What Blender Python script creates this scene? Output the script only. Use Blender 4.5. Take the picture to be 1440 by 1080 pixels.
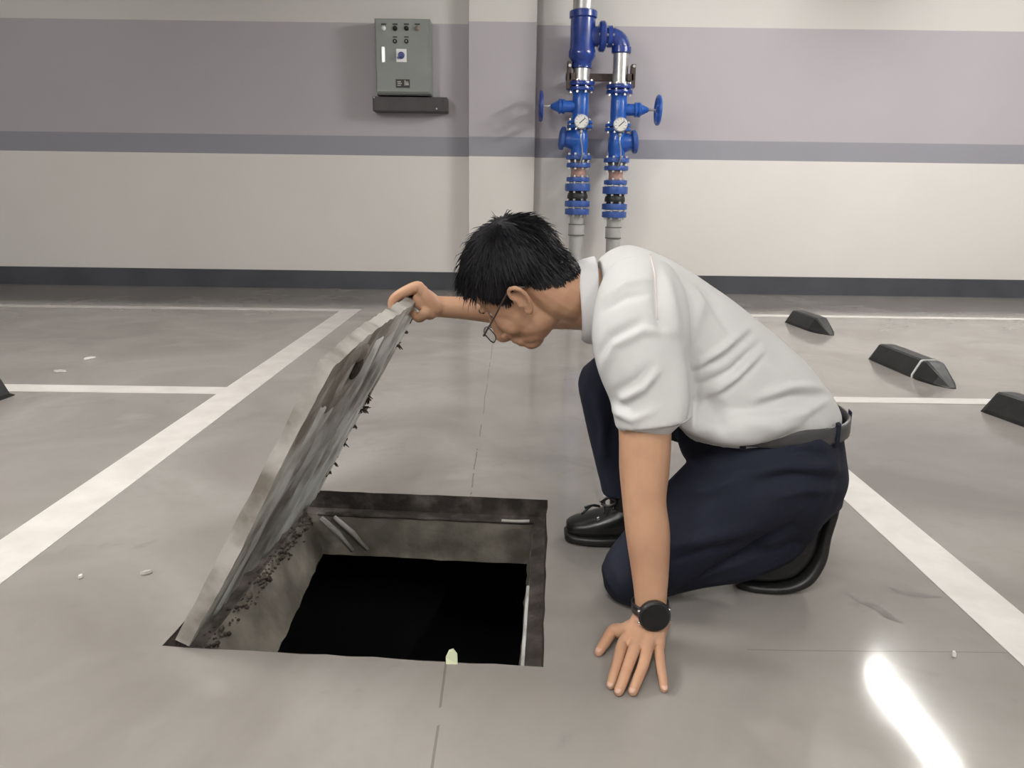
import bpy, bmesh, math, random
import numpy as np
from mathutils import Vector, Matrix, noise
random.seed(7)
for o in list(bpy.data.objects): bpy.data.objects.remove(o)
S = bpy.context.scene
COL = S.collection
V = Vector
# ------------------------------------------------------------------ camera
H = .83; F = 1080.; PITCH = math.atan(268/1080); ROLL = .0135
cd = V((0, math.cos(PITCH), -math.sin(PITCH)))
_u0 = V((0, math.sin(PITCH), math.cos(PITCH))); _r0 = V((1, 0, 0))
cr = math.cos(ROLL)*_r0 + math.sin(ROLL)*_u0
cu = -math.sin(ROLL)*_r0 + math.cos(ROLL)*_u0
CAM = V((0, 0, H))
cam = bpy.data.cameras.new('camera'); cam.sensor_width = 36; cam.lens = 27; cam.clip_start = .02
co = bpy.data.objects.new('camera', cam); COL.objects.link(co)
M4 = Matrix((cr, cu, -cd)).transposed().to_4x4(); M4.translation = CAM
co.matrix_world = M4; S.camera = co
# ------------------------------------------------------------------ world, exposure
S.view_settings.view_transform = 'Standard'; S.view_settings.look = 'None'
S.view_settings.gamma = 1; S.view_settings.exposure = 0.08; S.view_settings.use_curve_mapping = False
w = bpy.data.worlds.new('world'); S.world = w; w.use_nodes = True
w.node_tree.nodes['Background'].inputs[0].default_value = (1, .985, .97, 1)
w.node_tree.nodes['Background'].inputs[1].default_value = .18
LAMP_POWER = 640.0
LAMPS = [(2.73, 4.5, 'above the wheel stops near the back wall'), (-2.2, 2.2, 'above the left parking bay beside the pit'), 
         (-2.6, -1.6, 'above the left bay behind the viewer'), (1.2, -2.2, 'above the aisle well behind the viewer'), (5.8, 3.2, 'far out over the right parking bay as an added fill light'), (-.3, -1.0, 'above the aisle close behind the viewer as an added fill light')]  # last two: unseen lamps added for fill, so each tube can be dimmer

def ray(x, y): return cd + (x-720)/F*cr - (y-540)/F*cu
def G(x, y, z=0.):            # pixel -> point at height z
    q = ray(x, y); return CAM + q*((z-H)/q.z)
def P(x, y, Y):               # pixel -> point in the plane y = Y
    q = ray(x, y); return CAM + q*(Y/q.y)

# ------------------------------------------------------------------ materials
def mat(name, c, rough=.6, c2=None, scale=8., detail=5., bump=0., bscale=40., metal=0., spec=.5, lo=.35, hi=.65, emit=None, sss=0., coat=0., rvar=0.):
    m = bpy.data.materials.new(name); m.use_nodes = True
    N = m.node_tree.nodes; L = m.node_tree.links; b = N['Principled BSDF']
    b.inputs['Base Color'].default_value = (*c, 1); b.inputs['Roughness'].default_value = rough
    b.inputs['Metallic'].default_value = metal; b.inputs['Specular IOR Level'].default_value = spec
    if coat: b.inputs['Coat Weight'].default_value = coat; b.inputs['Coat Roughness'].default_value = .15
    if sss:
        b.inputs['Subsurface Weight'].default_value = sss; b.inputs['Subsurface Radius'].default_value = (.008, .003, .0015); b.inputs['Subsurface Scale'].default_value = 1.
    if emit: b.inputs['Emission Color'].default_value = (*emit[0], 1); b.inputs['Emission Strength'].default_value = emit[1]
    tc = N.new('ShaderNodeTexCoord')
    if c2 or rvar:
        n = N.new('ShaderNodeTexNoise'); n.inputs['Scale'].default_value = scale; n.inputs['Detail'].default_value = detail
        L.new(tc.outputs['Object'], n.inputs['Vector'])
    if c2:
        r = N.new('ShaderNodeValToRGB'); r.color_ramp.elements[0].position = lo; r.color_ramp.elements[1].position = hi
        r.color_ramp.elements[0].color = (*c, 1); r.color_ramp.elements[1].color = (*c2, 1)
        L.new(n.outputs['Fac'], r.inputs['Fac']); L.new(r.outputs['Color'], b.inputs['Base Color'])
    if rvar:
        mr = N.new('ShaderNodeMapRange'); mr.inputs['To Min'].default_value = rough-rvar; mr.inputs['To Max'].default_value = rough+rvar
        L.new(n.outputs['Fac'], mr.inputs['Value']); L.new(mr.outputs[0], b.inputs['Roughness'])
    if bump:
        n2 = N.new('ShaderNodeTexNoise'); n2.inputs['Scale'].default_value = bscale; n2.inputs['Detail'].default_value = 6
        L.new(tc.outputs['Object'], n2.inputs['Vector'])
        bp = N.new('ShaderNodeBump'); bp.inputs['Strength'].default_value = bump; bp.inputs['Distance'].default_value = .01
        L.new(n2.outputs['Fac'], bp.inputs['Height']); L.new(bp.outputs['Normal'], b.inputs['Normal'])
    return m

def floor_mat():
    m = bpy.data.materials.new('epoxy_floor'); m.use_nodes = True
    N = m.node_tree.nodes; L = m.node_tree.links; b = N['Principled BSDF']
    g = N.new('ShaderNodeNewGeometry'); sep = N.new('ShaderNodeSeparateXYZ'); L.new(g.outputs['Position'], sep.inputs[0])
    def noi(scale, det, dist=0.):
        n = N.new('ShaderNodeTexNoise'); n.inputs['Scale'].default_value = scale; n.inputs['Detail'].default_value = det
        n.inputs['Distortion'].default_value = dist; L.new(g.outputs['Position'], n.inputs['Vector']); return n
    def ramp(src, p0, c0, p1, c1):
        r = N.new('ShaderNodeValToRGB'); e = r.color_ramp.elements
        e[0].position = p0; e[1].position = p1; e[0].color = (*c0, 1); e[1].color = (*c1, 1); L.new(src, r.inputs['Fac']); return r
    def mth(op, a, bb, clamp=False):
        q = N.new('ShaderNodeMath'); q.operation = op; q.use_clamp = clamp
        for i, v in enumerate((a, bb)):
            if isinstance(v, (int, float)): q.inputs[i].default_value = v
            else: L.new(v, q.inputs[i])
        return q.outputs[0]
    def mix(fac, a, c):
        q = N.new('ShaderNodeMixRGB'); L.new(fac, q.inputs[0]); L.new(a, q.inputs[1]); q.inputs[2].default_value = (*c, 1); return q.outputs[0]
    base = ramp(noi(1.7, 8, .9).outputs['Fac'], .3, (.235, .216, .199), .7, (.335, .316, .298)).outputs['Color']
    fine = ramp(noi(26, 4).outputs['Fac'], .5, (0, 0, 0), .78, (.28, .28, .28)).outputs['Color']
    base = mix(fine, base, (.25, .23, .215))
    scuff = ramp(noi(5., 8, 2.0).outputs['Fac'], .62, (0, 0, 0), .74, (.35, .35, .35)).outputs['Color']
    base = mix(scuff, base, (.21, .20, .195))
    pale = ramp(noi(3.1, 3, .3).outputs['Fac'], .64, (0, 0, 0), .75, (.4, .4, .4)).outputs['Color']
    base = mix(pale, base, (.40, .375, .345))
    # saw-cut joints: one along y at x=-0.112, one along x at y=1.288
    wob = mth('MULTIPLY', mth('SUBTRACT', noi(3, 3).outputs['Fac'], .5), .012)
    jx = mth('LESS_THAN', mth('ABSOLUTE', mth('ADD', mth('ADD', sep.outputs['X'], .112), wob), 0.), .0022)
    jy = mth('MULTIPLY', mth('LESS_THAN', mth('ABSOLUTE', mth('ADD', mth('SUBTRACT', sep.outputs['Y'], 1.288), wob), 0.), .0016), mth('GREATER_THAN', sep.outputs['X'], .45))
    jf = mth('MULTIPLY', mth('MAXIMUM', jx, mth('MULTIPLY', jy, .7)), mth('GREATER_THAN', noi(7, 3).outputs['Fac'], .42))
    base = mix(mth('MULTIPLY', jf, .55), base, (.12, .105, .09))
    L.new(base, b.inputs['Base Color'])
    rr = N.new('ShaderNodeMapRange'); rr.inputs['To Min'].default_value = .05; rr.inputs['To Max'].default_value = .15
    L.new(noi(3.5, 5, .5).outputs['Fac'], rr.inputs['Value']); L.new(rr.outputs[0], b.inputs['Roughness'])
    b.inputs['Specular IOR Level'].default_value = .25
    bp = N.new('ShaderNodeBump'); bp.inputs['Strength'].default_value = .035; bp.inputs['Distance'].default_value = .003
    L.new(noi(14, 4).outputs['Fac'], bp.inputs['Height']); L.new(bp.outputs['Normal'], b.inputs['Normal'])
    return m

def wall_mat():
    m = bpy.data.materials.new('banded_wall_paint'); m.use_nodes = True
    N = m.node_tree.nodes; L = m.node_tree.links; b = N['Principled BSDF']
    g = N.new('ShaderNodeNewGeometry'); sep = N.new('ShaderNodeSeparateXYZ'); L.new(g.outputs['Position'], sep.inputs[0])
    mr = N.new('ShaderNodeMapRange'); mr.inputs['From Max'].default_value = 4.; L.new(sep.outputs['Z'], mr.inputs['Value'])
    r = N.new('ShaderNodeValToRGB'); r.color_ramp.interpolation = 'CONSTANT'; e = r.color_ramp.elements
    e[0].position = 0; e[0].color = (.83, .805, .77, 1)
    for z, c in ((1.12, (.33, .33, .375)), (1.278, (.505, .478, .515)), (2.148, (.66, .645, .62))):
        k = e.new(z/4.) if z != 2.148 else e[-1]
        if z == 2.148: continue
        k.color = (*c, 1)
    e[len(e)-1].position = 2.148/4.; e[len(e)-1].color = (.72, .705, .68, 1)
    L.new(mr.outputs[0], r.inputs['Fac'])
    n = N.new('ShaderNodeTexNoise'); n.inputs['Scale'].default_value = 1.6; n.inputs['Detail'].default_value = 5; L.new(g.outputs['Position'], n.inputs['Vector'])
    r2 = N.new('ShaderNodeValToRGB'); r2.color_ramp.elements[0].color = (.93, .92, .91, 1); r2.color_ramp.elements[1].color = (1, 1, 1, 1); L.new(n.outputs['Fac'], r2.inputs['Fac'])
    mx = N.new('ShaderNodeMixRGB'); mx.blend_type = 'MULTIPLY'; mx.inputs[0].default_value = 1; L.new(r.outputs['Color'], mx.inputs[1]); L.new(r2.outputs['Color'], mx.inputs[2])
    L.new(mx.outputs[0], b.inputs['Base Color']); b.inputs['Roughness'].default_value = .55
    bp = N.new('ShaderNodeBump'); bp.inputs['Strength'].default_value = .08; n3 = N.new('ShaderNodeTexNoise'); n3.inputs['Scale'].default_value = 30
    L.new(g.outputs['Position'], n3.inputs['Vector']); L.new(n3.outputs['Fac'], bp.inputs['Height']); L.new(bp.outputs['Normal'], b.inputs['Normal'])
    return m

M = {
 'floor': floor_mat(), 'wall': wall_mat(),
 'ceil': mat('ceiling_paint', (.62, .61, .59), .8),
 'base': mat('dark_baseboard_paint', (.07, .073, .083), .32, (.09, .094, .108), 3.),
 'line': mat('white_road_paint', (.70, .67, .64), .45, (.60, .57, .54), 9., bump=.1),
 'grey_line': mat('worn_white_road_paint', (.66, .63, .60), .45, (.52, .5, .48), 7.),
 'rub': mat('black_rubber', (.013, .014, .014), .45, (.024, .025, .025), 12., bump=.15),
 'refl': mat('white_reflective_strip', (.75, .75, .75), .3),
 'blue': mat('blue_valve_paint', (.012, .085, .40), .28, (.02, .12, .5), 20., coat=.4),
 'dblue': mat('dark_blue_valve_paint', (.010, .035, .22), .25, (.015, .05, .28), 20., coat=.5),
 'fblue': mat('flange_blue_paint', (.035, .085, .32), .4, (.05, .12, .4), 30.),
 'steel': mat('galvanised_steel', (.50, .50, .50), .33, (.62, .62, .61), 18., metal=.75),
 'bolt': mat('zinc_bolt', (.75, .75, .74), .28, metal=.9),
 'copper': mat('primed_pipe', (.45, .27, .22), .5),
 'greyp': mat('grey_painted_pipe', (.42, .415, .40), .5, (.48, .475, .46), 12.),
 'jointc': mat('dark_seal', (.14, .14, .13), .6),
 'brack': mat('brown_steel_bracket', (.05, .035, .032), .5, (.09, .06, .055), 20.),
 'white': mat('gauge_white', (.82, .82, .79), .35),
 'black': mat('black_plastic', (.012, .012, .013), .35),
 'cab': mat('grey_green_cabinet_enamel', (.235, .255, .245), .42, (.26, .28, .265), 6.),
 'trunk': mat('dark_trunking', (.045, .04, .042), .5, (.06, .055, .057), 9.),
 'label': mat('label_plate', (.03, .03, .03), .5),
 'amber': mat('amber_lens', (.28, .24, .16), .35),
 'swblue': mat('switch_blue', (.08, .09, .30), .4),
 'lampw': mat('white_lens', (.9, .9, .9), .2),
 'skin': mat('skin', (.44, .248, .158), .5, (.51, .30, .188), 14., bump=.06, bscale=180., spec=.35, sss=.12),
 'nail': mat('fingernail', (.54, .33, .25), .3),
 'eyew': mat('eye_white', (.75, .72, .68), .2), 'eyed': mat('eye_iris', (.02, .012, .01), .15),
 'hair': mat('black_hair', (.005, .005, .007), .55, (.011, .010, .013), 60., spec=.25),
 'shirt': mat('white_cotton', (.555, .558, .555), .85, (.60, .60, .595), 5., bump=.06, bscale=400., spec=.2),
 'collar': mat('white_collar_cotton', (.60, .595, .61), .8, spec=.2),
 'seam': mat('seam_thread', (.66, .58, .56), .85),
 'navy': mat('navy_trousers', (.0085, .0105, .021), .85, (.012, .0145, .027), 6., bump=.1, bscale=350., spec=.25),
 'leather': mat('black_leather', (.006, .006, .007), .32, (.010, .010, .010), 20., bump=.08, bscale=90.),
 'belt': mat('dark_belt_leather', (.045, .044, .046), .38, (.06, .058, .06), 20.),
 'sole': mat('black_rubber_sole', (.008, .008, .008), .45),
 'metal': mat('chrome', (.8, .8, .8), .15, metal=1.),
 'glass': None,
 'wblack': mat('watch_glass_black', (.006, .006, .007), .12),
 'lid': mat('dirty_concrete_underside', (.27, .245, .21), .85, (.70, .71, .685), 9., 8., bump=.6, bscale=30., lo=.38, hi=.62),
 'lidtop': mat('lid_edge_cement', (.16, .142, .118), .85, (.42, .40, .372), 8., 9., bump=.5, bscale=25., lo=.36, hi=.56),
 'lidrib': mat('lid_steel_rib', (.36, .35, .325), .75, (.74, .755, .74), 10., 8., bump=.4, bscale=30., lo=.35, hi=.6),
 'lidstain': mat('brown_lid_stain', (.17, .15, .12), .9, (.33, .305, .27), 14., 7., bump=.5),
 'dirt': mat('black_dirt', (.03, .024, .018), .95, (.075, .06, .045), 40., bump=.6, bscale=70.),
 'rust': mat('rusty_frame_steel', (.035, .028, .024), .8, (.14, .12, .11), 16., 8., bump=.7, bscale=50., lo=.42, hi=.75),
 'pitwall': mat('stained_pit_concrete', (.10, .09, .072), .9, (.25, .23, .19), 9., 9., bump=.6, bscale=25.),
 'pitdark': mat('unlit_black_chamber', (.006, .006, .007), .7),
 'palegrey': mat('pale_grey_rough', (.42, .40, .38), .8, (.6, .58, .55), 20.),
 'scuff': mat('rubber_scuff_mark', (.175, .163, .152), .5, (.25, .235, .22), 14., spec=.1),
 'leaf': mat('pale_leaf', (.62, .66, .45), .5), 'scrap': mat('paper_scrap', (.75, .74, .72), .8),
 'tube': mat('tube_light', (1, 1, 1), .4, emit=((1, .978, .94), LAMP_POWER)),
 'lampbody': mat('lamp_housing', (.8, .8, .8), .4),
}
gm = bpy.data.materials.new('spectacle_lens'); gm.use_nodes = True
gb = gm.node_tree.nodes['Principled BSDF']; gb.inputs['Base Color'].default_value = (.9, .93, .95, 1); gb.inputs['Roughness'].default_value = .03
gb.inputs['Transmission Weight'].default_value = .85; gb.inputs['IOR'].default_value = 1.2
M['glass'] = gm

# ------------------------------------------------------------------ mesh helpers
def link(name, me, m, parent=None, smooth=False):
    if isinstance(me, bmesh.types.BMesh):
        bm = me; bmesh.ops.recalc_face_normals(bm, faces=bm.faces[:]); me = bpy.data.meshes.new(name); bm.to_mesh(me); bm.free()
    me.name = name
    me.materials.clear(); me.materials.append(M[m] if isinstance(m, str) else m)
    if smooth:
        me.polygons.foreach_set('use_smooth', [True]*len(me.polygons))
    o = bpy.data.objects.new(name, me); COL.objects.link(o)
    if parent:
        o.parent = parent
        if isinstance(parent, bpy.types.Object):
            o.matrix_parent_inverse = Matrix.Identity(4)
            wm = Matrix.Identity(4); p = parent
            while p: wm = p.matrix_basis @ wm; p = p.parent
            o.matrix_basis = wm.inverted()
    return o
def tag(o, label, cat, group=None):
    o['label'] = label; o['category'] = cat
    if group: o['group'] = group
    return o
def struct(o): o['kind'] = 'structure'; return o
def thing(name, label, cat, loc=(0, 0, 0), group=None):
    o = bpy.data.objects.new(name, None); o.empty_display_size = .1; COL.objects.link(o); o.location = loc
    return tag(o, label, cat, group)
def box(bm, c, s, rot=None, bev=0.):
    r = bmesh.ops.create_cube(bm, size=1.)
    vs = r['verts']
    for v in vs: v.co = V((v.co.x*s[0], v.co.y*s[1], v.co.z*s[2]))
    if bev:
        es = list({e for v in vs for e in v.link_edges})
        rb = bmesh.ops.bevel(bm, geom=es, offset=bev, segments=2, affect='EDGES', profile=.5)
        vs = list({v for f in rb['faces'] for v in f.verts} | {v for v in vs if v.is_valid})
    for v in vs:
        v.co = ((rot @ v.co) if rot else v.co) + V(c)
def bxo(name, c, s, m, parent=None, rot=None, bev=0.):
    bm = bmesh.new(); box(bm, c, s, rot, bev); return link(name, bm, m, parent)
def lathe(bm, prof, c, axis='z', n=20, ax=None):
    """prof: list of (r, h) along axis from centre c"""
    if ax is None: ax = {'x': V((1, 0, 0)), 'y': V((0, 1, 0)), 'z': V((0, 0, 1))}[axis]
    ax = V(ax).normalized()
    a = ax.orthogonal().normalized(); b = ax.cross(a); c = V(c)
    rings = []
    for r, h in prof:
        rings.append([bm.verts.new(c + ax*h + (a*math.cos(t) + b*math.sin(t))*max(r, 1e-5)) for t in [2*math.pi*k/n for k in range(n)]])
    for q in range(len(rings)-1):
        for k in range(n):
            bm.faces.new((rings[q][k], rings[q][(k+1) % n], rings[q+1][(k+1) % n], rings[q+1][k]))
    bm.faces.new(rings[0][::-1]); bm.faces.new(rings[-1])
def smooth_angle(o, deg=35):
    me = o.data
    me.polygons.foreach_set('use_smooth', [True]*len(me.polygons))
    me.set_sharp_from_angle(angle=math.radians(deg))
    return o
def frames(pts):
    out = []; up = None
    for i, p in enumerate(pts):
        t = (pts[min(i+1, len(pts)-1)] - pts[max(i-1, 0)]).normalized()
        if up is None: up = t.orthogonal().normalized()
        up = (up - t*up.dot(t)).normalized()
        out.append((t, up, t.cross(up)))
    return out
def tube(bm, pts, rad, n=12, cap=True, round_ends=False):
    pts = [V(p) for p in pts]; rad = list(rad) if hasattr(rad, '__len__') else [rad]*len(pts)
    if round_ends:
        d0 = (pts[0]-pts[1]).normalized(); d1 = (pts[-1]-pts[-2]).normalized()
        pts = [pts[0]+d0*rad[0]*.95, pts[0]+d0*rad[0]*.6] + pts + [pts[-1]+d1*rad[-1]*.6, pts[-1]+d1*rad[-1]*.95]
        rad = [rad[0]*.3, rad[0]*.8] + rad + [rad[-1]*.8, rad[-1]*.3]
    fr = frames(pts); rings = []
    for p, r, (t, a, b) in zip(pts, rad, fr):
        rings.append([bm.verts.new(p + (a*math.cos(q)+b*math.sin(q))*r) for q in [2*math.pi*k/n for k in range(n)]])
    for q in range(len(rings)-1):
        for k in range(n): bm.faces.new((rings[q][k], rings[q][(k+1) % n], rings[q+1][(k+1) % n], rings[q+1][k]))
    if cap: bm.faces.new(rings[0][::-1]); bm.faces.new(rings[-1])
def crom(pts, rad, m=4):
    """Catmull-Rom resample of points with radii"""
    pts = [V(p) for p in pts]; P2 = []; R2 = []
    n = len(pts)
    for i in range(n-1):
        p0, p1, p2, p3 = pts[max(i-1, 0)], pts[i], pts[i+1], pts[min(i+2, n-1)]
        r0, r1, r2, r3 = rad[max(i-1, 0)], rad[i], rad[i+1], rad[min(i+2, n-1)]
        for k in range(m):
            t = k/m
            f = lambda a, b, c, d: .5*((2*b) + (c-a)*t + (2*a-5*b+4*c-d)*t*t + (3*b-a-3*c+d)*t*t*t)
            P2.append(f(p0, p1, p2, p3)); R2.append(f(r0, r1, r2, r3))
    P2.append(pts[-1]); R2.append(rad[-1]); return P2, R2
def limb(bm, pts, rad, n=16, m=4):
    p, r = crom(pts, rad, m); tube(bm, p, r, n, round_ends=True)
def ell(bm, c, ax, n=20, k=12):
    """ellipsoid with three semi-axis vectors"""
    r = bmesh.ops.create_uvsphere(bm, u_segments=n, v_segments=k, radius=1.)
    for v in r['verts']: v.co = V(c) + ax[0]*v.co.x + ax[1]*v.co.y + ax[2]*v.co.z
def loft(bm, secs, n=32, m=3, pw=2.4):
    """secs: (centre, A, B) half-axis vectors, superellipse rings, smoothed along the length"""
    cs, _ = crom([s[0] for s in secs], [0]*len(secs), m); As, _ = crom([s[1] for s in secs], [0]*len(secs), m); Bs, _ = crom([s[2] for s in secs], [0]*len(secs), m)
    rings = []
    for c, a, b in zip(cs, As, Bs):
        rg = []
        for k in range(n):
            t = 2*math.pi*k/n; x = math.cos(t); y = math.sin(t)
            rg.append(bm.verts.new(c + a*(math.copysign(abs(x)**(2/pw), x)) + b*(math.copysign(abs(y)**(2/pw), y))))
        rings.append(rg)
    for q in range(len(rings)-1):
        for k in range(n): bm.faces.new((rings[q][k], rings[q][(k+1) % n], rings[q+1][(k+1) % n], rings[q+1][k]))
    bm.faces.new(rings[0][::-1]); bm.faces.new(rings[-1])
def remesh(bm, voxel, it=4, fac=.5):
    bmesh.ops.recalc_face_normals(bm, faces=bm.faces[:])
    me = bpy.data.meshes.new('tmp'); bm.to_mesh(me); bm.free()
    o = bpy.data.objects.new('tmp', me); COL.objects.link(o)
    r = o.modifiers.new('r', 'REMESH'); r.mode = 'VOXEL'; r.voxel_size = voxel; r.use_smooth_shade = True
    s = o.modifiers.new('s', 'SMOOTH'); s.iterations = it; s.factor = fac
    dg = bpy.context.evaluated_depsgraph_get(); out = bpy.data.meshes.new_from_object(o.evaluated_get(dg))
    bpy.data.objects.remove(o); bpy.data.meshes.remove(me)
    return out
def get_np(me):
    n = len(me.vertices); c = np.empty(n*3, np.float32); me.vertices.foreach_get('co', c)
    nn = np.empty(n*3, np.float32); me.vertices.foreach_get('normal', nn)
    return c.reshape(-1, 3), nn.reshape(-1, 3)
def set_np(me, c):
    me.vertices.foreach_set('co', c.astype(np.float32).ravel()); me.update()
def to_px(c):
    d = c - np.array(CAM); z = d @ np.array(cd)
    return 720 + F*(d @ np.array(cr))/z, 540 - F*(d @ np.array(cu))/z
def folds(me, lst, noise_amp=0., noise_scale=14.):
    """cloth folds: each (polyline of points on the cloth in the photo's pixels, width px, depth m), on the camera-facing side"""
    c, n = get_np(me); px, py = to_px(c); view = np.array(CAM) - c; view /= np.linalg.norm(view, axis=1)[:, None]
    face = np.clip(((n*view).sum(1))*2., 0, 1); disp = np.zeros(len(c))
    for pl, wd, dp in lst:
        best = np.full(len(c), 1e9); tt = np.zeros(len(c)); k = len(pl)-1
        for i in range(k):
            ax, ay = pl[i]; bx, by = pl[i+1]; L2 = (bx-ax)**2+(by-ay)**2
            t = np.clip(((px-ax)*(bx-ax)+(py-ay)*(by-ay))/L2, 0, 1)
            dd = np.hypot(px-ax-t*(bx-ax), py-ay-t*(by-ay)); mk = dd < best
            best = np.where(mk, dd, best); tt = np.where(mk, (i+t)/k, tt)
        disp += dp*np.exp(-(best/wd)**2)*np.sin(np.pi*np.clip(tt*.9+.05, 0, 1))**.7*face
    if noise_amp:
        disp += np.array([noise.noise(V(p)*noise_scale) for p in c.tolist()])*noise_amp
    set_np(me, c + n*disp[:, None])

# ------------------------------------------------------------------ setting: floor, walls, ceiling
YW = 6.64
FL, FR, BR = G(228, 908), G(764, 938), G(770, 703)
BL = FL + BR - FR
PIT = [FL, FR, BR, BL]
bm = bmesh.new()
fo = [bm.verts.new(p) for p in ((-9, -5, 0), (9, -5, 0), (9, YW+.12, 0), (-9, YW+.12, 0))]
# the rim of the opening is a little ragged
fi = []
for i in range(4):
    a, b = PIT[i], PIT[(i+1) % 4]; L = []
    for k in range(16):
        p = a.lerp(b, k/16)
        if k: p = p + V((random.uniform(-1, 1), random.uniform(-1, 1), 0))*.0025
        L.append(bm.verts.new(p))
    fi.append(L)
for i in range(4):
    L = fi[i] + [fi[(i+1) % 4][0]]
    bm.faces.new([fo[i], fo[(i+1) % 4]] + L[::-1])
for f in bm.faces:
    f.normal_update()
    if f.normal.z < 0: f.normal_flip()
me = bpy.data.meshes.new('floor'); bm.to_mesh(me); bm.free(); me.materials.append(M['floor'])
floor = bpy.data.objects.new('floor', me); COL.objects.link(floor); struct(floor)
def strip(name, q, m, z=.0015):
    bm = bmesh.new(); vs = [bm.verts.new((x, y, z)) for x, y in q] + [bm.verts.new((x, y, 0.0001)) for x, y in q]
    bm.faces.new(vs[:4]); n = 4
    for k in range(4): bm.faces.new((vs[k], vs[4+k], vs[4+(k+1) % 4], vs[(k+1) % 4]))
    return link(name, bm, m, floor)
strip('painted_line', [(-1.225, -5), (-1.085, -5), (-1.10, 5.53), (-1.235, 5.53)], 'line')
strip('painted_line', [(.945, -5), (1.062, -5), (1.062, 5.53), (.945, 5.53)], 'line')
strip('painted_line', [(-8.5, 5.42), (-1.235, 5.42), (-1.235, 5.53), (-8.5, 5.53)], 'line', .0016)
strip('painted_line', [(-8.5, 3.10), (-1.23, 3.10), (-1.23, 3.215), (-8.5, 3.215)], 'line', .0016)
strip('painted_line', [(1.062, 5.44), (8.5, 5.44), (8.5, 5.53), (1.062, 5.53)], 'line', .0016)
strip('painted_line', [(1.062, 3.10), (8.5, 3.10), (8.5, 3.19), (1.062, 3.19)], 'line', .0016)
def scuff(pts, wd):
    bm = bmesh.new(); q = [G(*p) for p in pts]; q, r_ = crom(q, [wd*math.sin(math.pi*(i+.25)/(len(q)-.5)) for i in range(len(q))], 6); L = []; Rr = []
    for i, p in enumerate(q):
        t = (q[min(i+1, len(q)-1)]-q[max(i-1, 0)]).normalized(); n = V((-t.y, t.x, 0))*r_[i]*(1+.5*noise.noise(p*60))
        L.append(bm.verts.new((p.x+n.x, p.y+n.y, .0006))); Rr.append(bm.verts.new((p.x-n.x, p.y-n.y, .0006)))
    for i in range(len(q)-1): bm.faces.new((L[i], Rr[i], Rr[i+1], L[i+1]))
    link('scuff_mark', bm, 'scuff', floor)
scuff([(1192, 826), (1204, 842), (1232, 854), (1252, 868), (1270, 875)], .011)
scuff([(1250, 826), (1270, 834), (1300, 838), (1325, 840)], .010)
struct(bxo('wall_back', (0, YW+.2, 1.6), (18, .2, 3.2), 'wall'))
struct(bxo('pillar', (-.112, YW+.05, 1.6), (.545, .12, 3.2), 'wall', bev=.004))
struct(bxo('baseboard_back', (0, YW+.093, .078), (18, .02, .156), 'base'))
struct(bxo('baseboard_pillar', (-.112, YW-.011, .078), (.56, .012, .156), 'base'))
struct(bxo('ceiling', (0, .87, 3.1), (18, 11.8, .2), 'ceil'))

# ------------------------------------------------------------------ ceiling lamps (above the frame)
def lamp(x, y, where):
    t = thing('ceiling_lamp', 'fluorescent tube lamp hung '+where, 'lamp', (x, y, 2.6), 'tube lamps under the ceiling')
    bm = bmesh.new(); tube(bm, [(x, y-.58, 2.6), (x, y+.58, 2.6)], .0115, 10); link('tube', bm, 'tube', t, True)
    bxo('housing', (x, y, 2.645), (.06, 1.22, .04), 'lampbody', t)
    for s in (-1, 1):
        bxo('lamp_holder', (x, y+s*.595, 2.61), (.035, .025, .05), 'lampbody', t)
        bm = bmesh.new(); tube(bm, [(x, y+s*.4, 2.66), (x, y+s*.4, 3.0)], .005, 8); link('hanger_rod', bm, 'steel', t)
for q in LAMPS: lamp(*q)

# ------------------------------------------------------------------ sump pit and its lid
ce = sum(PIT, V())/4
def inset(d, z):
    out = []
    for i in range(4):
        p = PIT[i]; e1 = (PIT[(i+1) % 4]-p).normalized(); e2 = (PIT[(i-1) % 4]-p).normalized()
        q = p + (e1+e2)*d; out.append(V((q.x, q.y, z)))
    return out
pit = thing('sump_pit', 'open rectangular sump pit with rusty seat frame and black depth', 'pit', (ce.x, ce.y, 0))
def rough_band(name, top, bot, m, i, amp, nx=26, nz=8, sc=25):
    bm = bmesh.new(); j = (i+1) % 4; g = []
    nrm = ((top[j]-top[i]).cross(V((0, 0, 1)))).normalized()*-1
    for k in range(nz+1):
        row = []
        for q in range(nx+1):
            p = top[i].lerp(top[j], q/nx).lerp(bot[i].lerp(bot[j], q/nx), k/nz)
            if 0 < k: p = p + nrm*(noise.noise(p*sc)*amp+abs(noise.noise(p*sc*2.7))*amp*.6)
            row.append(bm.verts.new(p))
        g.append(row)
    for k in range(nz):
        for q in range(nx): bm.faces.new((g[k][q], g[k+1][q], g[k+1][q+1], g[k][q+1]))
    return link(name, bm, m, pit, True)
t0, t1 = inset(0, 0), inset(.004, -.05)
l1 = inset(.036, -.056); n1 = inset(.034, -.07); n2 = inset(.05, -.172)
n2[0].x += .085; n2[3].x += .03
for i in range(4):
    rough_band('frame_side', t0, t1, 'rust', i, .002, nz=4)
    rough_band('seat_ledge', t1, l1, 'rust' if i in (1, 2, 3) else 'pitwall', i, .003, nz=4)
    rough_band('neck_wall', l1, n2, 'pitwall', i, .006)
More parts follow.
